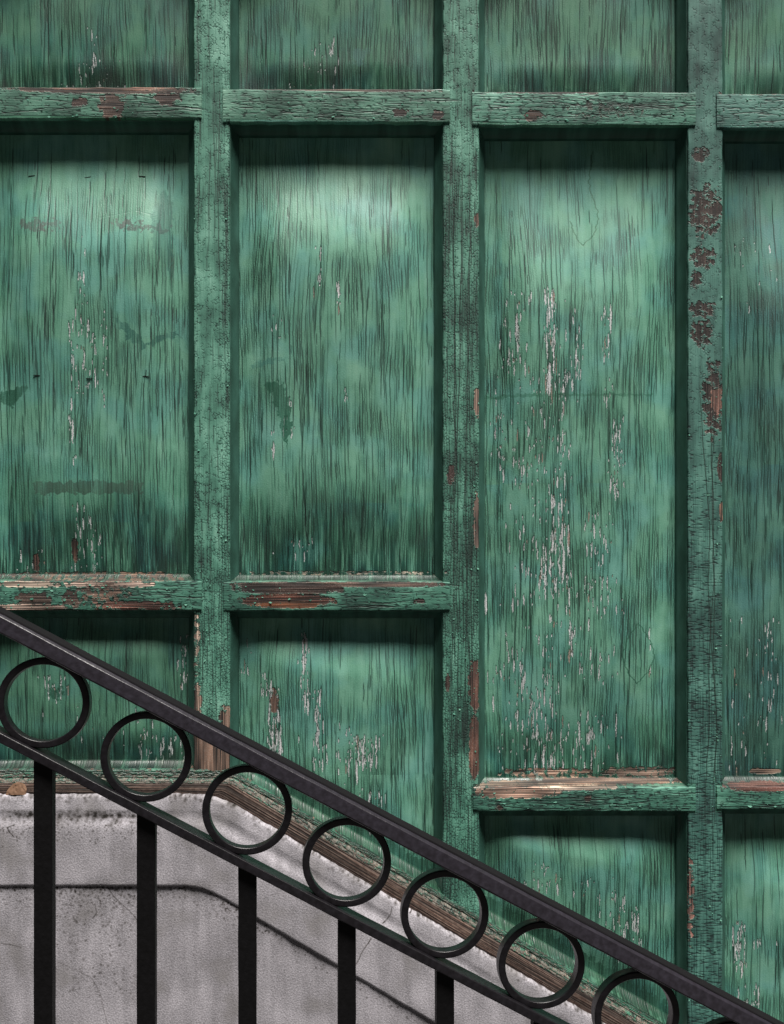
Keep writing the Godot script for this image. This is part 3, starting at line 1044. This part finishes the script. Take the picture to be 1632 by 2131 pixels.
func build_panelling():
	var root := Node3D.new()
	root.name = "panelled_wall"
	add_child(root)
	tag(root, "old green painted timber wall of tall recessed panels, its paint crazed and flaking", "wooden wall")
	# backing boards behind everything
	var lo := mark(-640, 2420)
	var hi := mark(2300, -800)
	var box := BoxMesh.new()
	box.size = Vector3(hi.x - lo.x, hi.y - lo.y, 0.05)
	var bb := part("backing_board", box, m_steel, root)
	bb.position = Vector3((lo.x + hi.x) / 2, (lo.y + hi.y) / 2, -0.085)
	# sloping foot line of the panels, right of the break
	var foot := func(x: float) -> float: return 1607.0 + 0.583 * (x - 482.0)
	# stiles
	for s in [[-108, -118, -34, 1640], [404, -118, 478, 1606], [922, -118, 997, 1916], [1432, -118, 1504, 2200], [1956, -118, 2030, 2420], [-600, -118, -526, 1640]]:
		part("stile", bar(s[0], s[1], s[2], s[3], false, 0.0, s[0] * 0.37), m_wood, root)
	# rails: their ends lap 16 mm over the stiles
	for r in [[-526 - 0, 183, -92, 247, 0], [-50, 183, 420, 248, 1], [465, 187, 936, 256, 2], [983, 193, 1447, 262.5, 3], [1491, 197, 1972, 268, 4], [-526, 1209, -92, 1270, 5], [-50, 1209, 420, 1270, 6], [466, 1211, 936, 1271, 7], [985, 1638, 1447, 1688, 8], [1491, 1636, 1972, 1684, 9]]:
		part("rail", bar(r[0], r[1], r[2], r[3], true, 0.0032, 300.0 + r[4] * 13.0, 0.0012), m_wood, root)
	# a plain painted board closes the wall above the top row
	part("head_board", bar(-640, -780, 2300, -116, true, 0.004, 900.0, 0.001), m_trim, root)
	# panels
	var pn := 100.0
	var first: MeshInstance3D
	for c in [[-526, -108, 183, 247, 1209, 1270], [-34, 404, 183, 247.5, 1209, 1270], [478, 922, 187, 254, 1211, 1271], [997, 1432, 193, 261, 1638, 1688], [1504, 1956, 197, 267, 1636, 1684]]:
		panel(root, quad(c[0], -118, c[1], c[2]), pn, 0.013)
		var tall := panel(root, quad(c[0], c[3], c[1], c[4]), pn + 10, 0.034)
		if c[0] == -34:
			first = tall
		if c[1] <= 404:
			panel(root, quad(c[0], c[5], c[1], 1602), pn + 20, 0.014)
		else:
			panel(root, quad(c[0], c[5], c[1], 0, foot.call(c[1]), foot.call(c[0])), pn + 20, 0.019)
		pn += 41.0
	# staples left in the first tall panel, where a notice hung
	for s in [[66, 366, 0.1, 0.36], [183, 369, 0.2, 0.42], [296, 367, -0.05, 0.40], [76, 781, 0.0, 0.80], [186, 787, 0.05, 0.86], [304, 783, 0.0, 0.86], [304, 776, 1.5, 0.86]]:
		var b := BoxMesh.new()
		b.size = Vector3(0.012, 0.0011, 0.0012)
		var o := part("staple", b, m_steel, first)
		var z := -0.02
		for k in 4:
			var p := mark(s[0], s[1], z)
			z = -0.0375 + board((p.x - mark(-34, 0).x - 0.0142) / (mark(404, 0).x - mark(-34, 0).x - 0.0284), (mark(0, 247.5).y - 0.0142 - p.y) / (mark(0, 247.5).y - mark(0, 1209).y - 0.0284), 0.034)
		o.position = mark(s[0], s[1], z)
		o.rotation.z = s[2]
	paint_curls(root)
	# foot rail and bare sill, following the break in the plinth
	part("foot_rail", swept([[1600, -0.012], [1601, 0.0, 0.001], [1604, 0.0012], [1610, 0.0025, 0.001], [1616, 0.004, 0.001], [1619, 0.003], [1620, -0.002]], 479, 489, 0.0, 3, 0.0016), m_sill, root)
	part("sill", swept([[1617.5, -0.004], [1618.5, 0.005, 0.001], [1621, 0.009], [1628, 0.0115], [1636, 0.0125], [1645, 0.0118], [1656, 0.010], [1664, 0.004]], 488, 446, 0.0, 5, 0.0016), m_sill, root)


# a line of the plinth: level at mark y up to the break near xc, then sloping. Returns points in wall metres
func plinth_line(y: float, xc: float, soft: float, step: float) -> PackedVector3Array:
	var slope := 0.5905
	var out := PackedVector3Array()
	var x := -640.0
	while x <= 2300.0:
		if x <= xc - soft:
			out.append(mark(x, y))
		elif x >= xc + soft:
			out.append(mark(x, y + (x - xc) * slope))
		else:
			var t := (x - xc + soft) / (2.0 * soft)
			out.append(mark(x, y + slope * soft * t * t))
		x += step
	return out


# rows of [mark y left of the break, depth, raggedness]; the break moves from xa (first row) to xb (last row)
func swept(profile: Array, xa: float, xb: float, soft: float, seed_: int, rough: float, uv_plane := false) -> ArrayMesh:
	var rows := []
	var first: float = profile[0][0]
	var last: float = profile[profile.size() - 1][0]
	for k in profile.size():
		var y: float = profile[k][0]
		var line := plinth_line(y, lerpf(xa, xb, (y - first) / (last - first)), maxf(soft, 2.0), 7.0)
		var row := PackedVector3Array()
		for i in line.size():
			var p := line[i]
			p.z = profile[k][1] + nz.get_noise_2d(i * 0.11 + 40.0, seed_ * 10.0 + y * 0.02) * rough
			if profile[k].size() > 2:
				p.y += nz.get_noise_2d(i * 0.35, seed_ * 31.0) * profile[k][2]
			row.append(p)
		rows.append(row)
	if uv_plane:
		return sheet(rows, plaster_uv, Vector3(0, 0.3, 1))
	return sheet(rows, func(p: Vector3, y: int, _x: int) -> Vector2: return Vector2((p.x * 1.1 + 1.0) / 2.048, (profile[y][0] - 1580.0) / 128.0), Vector3(0, 0.3, 1))


func plaster_uv(p: Vector3, _y: int, _x: int) -> Vector2:
	return Vector2((p.x - PLX) * 1000.0 / PX, (PLY - p.y) * 1000.0 / PY)


func build_plaster():
	var root := Node3D.new()
	root.name = "plaster_plinth"
	add_child(root)
	tag(root, "grey white rendered plinth wall with a sloping moulded top and black mould stains", "plaster wall")
	var y0 := 1652.0
	# capping: ragged top, hollow, flat band, drip edge
	var cap := []
	for c in [[-6, -0.01, 0.002], [-2, 0.012, 0.002], [-0.5, 0.0208, 0.0020], [3, 0.0228, 0.0015], [10, 0.0244, 0.001], [26, 0.0256], [32, 0.0254], [40, 0.0244], [48, 0.0250], [56, 0.0278], [62, 0.0300], [72, 0.0308], [100, 0.0312], [130, 0.0316], [160, 0.0320], [178, 0.0322], [183, 0.0312], [185, 0.0285], [186, 0.0258], [186, 0.0100]]:
		c[0] += 1652
		cap.append(c)
	part("capping", swept(cap, 453, 426, 44.0, 7, 0.0012, true), m_plaster, root)
	# wall below
	var rows := []
	for j in 80:
		var row := PackedVector3Array()
		for i in 140:
			var p := Vector3(lerpf(-1.6, 2.0, i / 139.0), lerpf(1.30, -0.9, j / 79.0), 0.0)
			p.z = 0.0275 + nz.get_noise_2d(p.x * 3.0, p.y * 3.0) * 0.0022
			row.append(p)
		rows.append(row)
	# only what lies under the capping: the sheet's upper part follows its line
	for i in 140:
		var x := lerpf(-1.6, 2.0, i / 139.0)
		var top := plinth_top(x)
		for j in 80:
			var r: PackedVector3Array = rows[j]
			r[i] = Vector3(x, lerpf(top, -0.9, j / 79.0), 0.0)
			r[i].z = 0.0275 + nz.get_noise_2d(r[i].x * 3.0, r[i].y * 3.0) * 0.0022
			rows[j] = r
	part("wall_face", sheet(rows, plaster_uv, Vector3(0, 0, 1)), m_plaster, root)


func plinth_top(x: float) -> float:
	var line := plinth_line(1824.0, 428.0, 44.0, 7.0)
	for i in range(1, line.size()):
		if line[i].x >= x:
			return lerpf(line[i - 1].y, line[i].y, (x - line[i - 1].x) / (line[i].x - line[i - 1].x))
	return line[line.size() - 1].y


func build_ground():
	var p := PlaneMesh.new()
	p.size = Vector2(160, 160)
	var m := StandardMaterial3D.new()
	m.albedo_color = Color8(48, 47, 46)
	m.roughness = 0.95
	var o := part("ground", p, m)
	o.position = Vector3(0, -0.9, 0)
	o.set_meta("kind", "structure")


# ---------------------------------------------------------------- railing

const RAIL_TURN := 0.056     # the railing runs slightly away from the wall's line
const RAIL_AWAY := 1.40


# a survey mark on the railing's own middle plane, in its own axes
func on_rail(x: float, y: float, root: Node3D) -> Vector2:
	var a := (x - 816.0) / FOC
	var b := (HORIZON - y) / FOC
	var d := Vector3(sin(YAW) + a * cos(YAW), b, -cos(YAW) + a * sin(YAW))
	var n := root.basis.z
	var t := (root.position - EYE).dot(n) / d.dot(n)
	var p := root.transform.affine_inverse() * (EYE + d * t)
	return Vector2(p.x, p.y)


# a bar of the given section, (height across, depth) points in order round it, along a straight line in the railing's axes
func rod(a: Vector2, b: Vector2, section: PackedVector2Array, soft := 0.0008) -> ArrayMesh:
	var u := (b - a).normalized()
	var v := Vector2(-u.y, u.x)
	var ring := PackedVector2Array()
	for k in section.size():
		var p := section[k]
		var q := section[(k + section.size() - 1) % section.size()]
		var r := section[(k + 1) % section.size()]
		ring.append(p + (q - p).normalized() * soft)
		ring.append(p + ((q - p).normalized() + (r - p).normalized()) * soft * 0.3)
		ring.append(p + (r - p).normalized() * soft)
	var n := maxi(2, int(a.distance_to(b) / 0.01))
	var rows := []
	for k in n + 1:
		var c := a.lerp(b, k / float(n))
		var row := PackedVector3Array()
		for i in ring.size() + 1:
			var s := ring[i % ring.size()]
			var wob := nz.get_noise_2d(k * 0.12, (i % ring.size()) * 0.7 + a.x * 30.0) * 0.0003
			var p: Vector2 = c + v * (s.x + wob)
			row.append(Vector3(p.x, p.y, s.y + wob))
		rows.append(row)
	var m := ArrayMesh.new()
	ring_sheet(rows, m)
	return m


# a closed tube of rows; normals point away from each row's middle
func ring_sheet(rows: Array, m: ArrayMesh):
	var h := rows.size()
	var w: int = rows[0].size()
	var pos := PackedVector3Array()
	var nor := PackedVector3Array()
	var uv := PackedVector2Array()
	for y in h:
		var row: PackedVector3Array = rows[y]
		var up: PackedVector3Array = rows[maxi(y - 1, 0)]
		var dn: PackedVector3Array = rows[mini(y + 1, h - 1)]
		for x in w:
			var l := row[w - 2] if x == 0 else row[x - 1]
			var r := row[1] if x == w - 1 else row[x + 1]
			pos.append(row[x])
			nor.append((r - l).cross(dn[x] - up[x]).normalized())
			uv.append(Vector2(x, y) * 0.1)
	var mid := Vector3.ZERO
	for x in w - 1:
		mid += rows[0][x]
	mid /= w - 1
	var sum := 0.0
	for x in w - 1:
		sum += (pos[x] - mid).dot(nor[x])
	var flip := sum < 0.0
	if flip:
		for k in nor.size():
			nor[k] = -nor[k]
	var ix := PackedInt32Array()
	for y in h - 1:
		for x in w - 1:
			var a := y * w + x
			if flip:
				ix.append_array([a, a + 1, a + w, a + 1, a + w + 1, a + w])
			else:
				ix.append_array([a, a + w, a + 1, a + 1, a + w, a + w + 1])
	for e in [0, h - 1]:
		var c := pos.size()
		var q := Vector3.ZERO
		for x in w - 1:
			q += rows[e][x]
		pos.append(q / (w - 1))
		nor.append(((rows[e][0] - rows[h - 1 - e][0]) as Vector3).normalized())
		uv.append(Vector2.ZERO)
		for x in w - 1:
			ix.append_array([c, e * w + x, e * w + x + 1])
	var arrays := []
	arrays.resize(Mesh.ARRAY_MAX)
	arrays[Mesh.ARRAY_VERTEX] = pos
	arrays[Mesh.ARRAY_NORMAL] = nor
	arrays[Mesh.ARRAY_TEX_UV] = uv
	arrays[Mesh.ARRAY_INDEX] = ix
	m.add_surface_from_arrays(Mesh.PRIMITIVE_TRIANGLES, arrays)


func build_railing():
	var root := Node3D.new()
	root.name = "stair_railing"
	root.position = EYE + Vector3(sin(YAW), 0, -cos(YAW)) * RAIL_AWAY
	root.rotation.y = RAIL_TURN
	add_child(root)
	tag(root, "black painted iron stair railing with a row of rings under its sloping handrail", "railing")
	# line of the ring centres
	var c0 := on_rail(93.5, 1461.5, root)
	var c6 := on_rail(1322.5, 2108.5, root)
	var u := (c6 - c0).normalized()
	var v := Vector2(-u.y, u.x)
	var r := 0.0535
	var a := c0 - u * 0.75
	var b := c6 + u * 0.80
	# handrail: a flat bar, its front edge bevelled a little upwards
	part("handrail", rod(a + v * (r - 0.003), b + v * (r - 0.003), PackedVector2Array([Vector2(0, -0.026), Vector2(0.019, -0.025), Vector2(0.0195, 0.0205), Vector2(0.0168, 0.0250), Vector2(0.0015, 0.027), Vector2(0.0, 0.025)]), 0.0009), m_iron, root)
	# an added black strip darkens its top face under the overhead light
	part("added_top_strip", rod(a + v * (r + 0.0164), b + v * (r + 0.0164), PackedVector2Array([Vector2(0, -0.0262), Vector2(0.0026, -0.0255), Vector2(0.0024, 0.0190), Vector2(0, 0.0200)]), 0.0006), m_dark_top, root)
	part("lower_rail", rod(a - v * (r - 0.0015), b - v * (r - 0.0015), PackedVector2Array([Vector2(0, -0.019), Vector2(0.0, 0.0185), Vector2(-0.0105, 0.020), Vector2(-0.0105, -0.019)]), 0.0014), m_dim, root)
	var pitch := (c6 - c0) / 6.0
	for k in range(-3, 12):
		var c := c0 + pitch * k
		# ring: flat strip on edge
		var rows := []
		for j in 73:
			var an := TAU * j / 72.0 + 0.3
			var d := Vector2(cos(an), sin(an))
			var row := PackedVector3Array()
			for s in [[0.0, -0.009], [0.0, 0.0078], [-0.0006, 0.0088], [-0.0014, 0.0092], [-0.0070, 0.0092], [-0.0079, 0.0088], [-0.0085, 0.0078], [-0.0085, -0.009], [0.0, -0.009]]:
				var q: Vector2 = c + d * (r + s[0])
				row.append(Vector3(q.x, q.y, s[1]))
			rows.append(row)
		var m := ArrayMesh.new()
		ring_sheet(rows, m)
		part("ring", m, m_dim, root)
		# baluster under each ring
		var top := c - v * (r + 0.010)
		top = Vector2(c.x, c.y - (r + 0.010) / u.x + 0.001)
		part("baluster", rod(top + Vector2(0, 0.006), Vector2(c.x, -2.3), PackedVector2Array([Vector2(-0.0107, -0.0107), Vector2(-0.0107, 0.0107), Vector2(0.0107, 0.0107), Vector2(0.0107, -0.0107)]), 0.001), m_black, root)
		# weld beads where the ring meets the bars
		for s in [1.0, -1.0]:
			var w := SphereMesh.new()
			w.radius = 0.0045
			w.height = 0.009
			w.radial_segments = 10
			w.rings = 6
			var o := part("weld", w, m_iron, root)
			var q: Vector2 = c + v * (r - 0.001) * s + u * 0.012 * s
			o.position = Vector3(q.x, q.y, 0.004)
			o.scale = Vector3(1.6, 0.8, 1.0)


func build_small_things():
	# a tan flake of something lying on the plaster ledge
	var rows := []
	var at := mark(33, 1641, 0.018)
	for j in 9:
		var row := PackedVector3Array()
		for i in 11:
			var s := i / 10.0 * 2.0 - 1.0
			var t := j / 8.0
			var half := 0.018 * (1.0 - 0.35 * pow(t, 2.5))
			row.append(at + Vector3(s * half + 0.004 * t, -0.011 + 0.022 * t * (1.0 - 0.25 * pow(absf(s), 3.0)), 0.002 - t * 0.004 + 0.003 * (1.0 - s * s) + nz.get_noise_2d(i * 0.4, j * 0.4) * 0.0015))
		rows.append(row)
	var m := StandardMaterial3D.new()
	m.albedo_color = Color8(112, 84, 64)
	m.roughness = 0.8
	var mesh := sheet(rows, func(_p: Vector3, y: int, x: int) -> Vector2: return Vector2(x, y) * 0.1, Vector3(0, 0, 1))
	var back := []
	for row in rows:
		var q := PackedVector3Array()
		for p in row:
			q.append(p - Vector3(0, 0, 0.0035))
		back.append(q)
	sheet(back, func(_p: Vector3, y: int, x: int) -> Vector2: return Vector2(x, y) * 0.1, Vector3(0, 0, -1), mesh)
	var o := part("dry_leaf", mesh, m)
	tag(o, "small tan dry leaf scrap resting on the plaster ledge against the bare sill", "leaf")
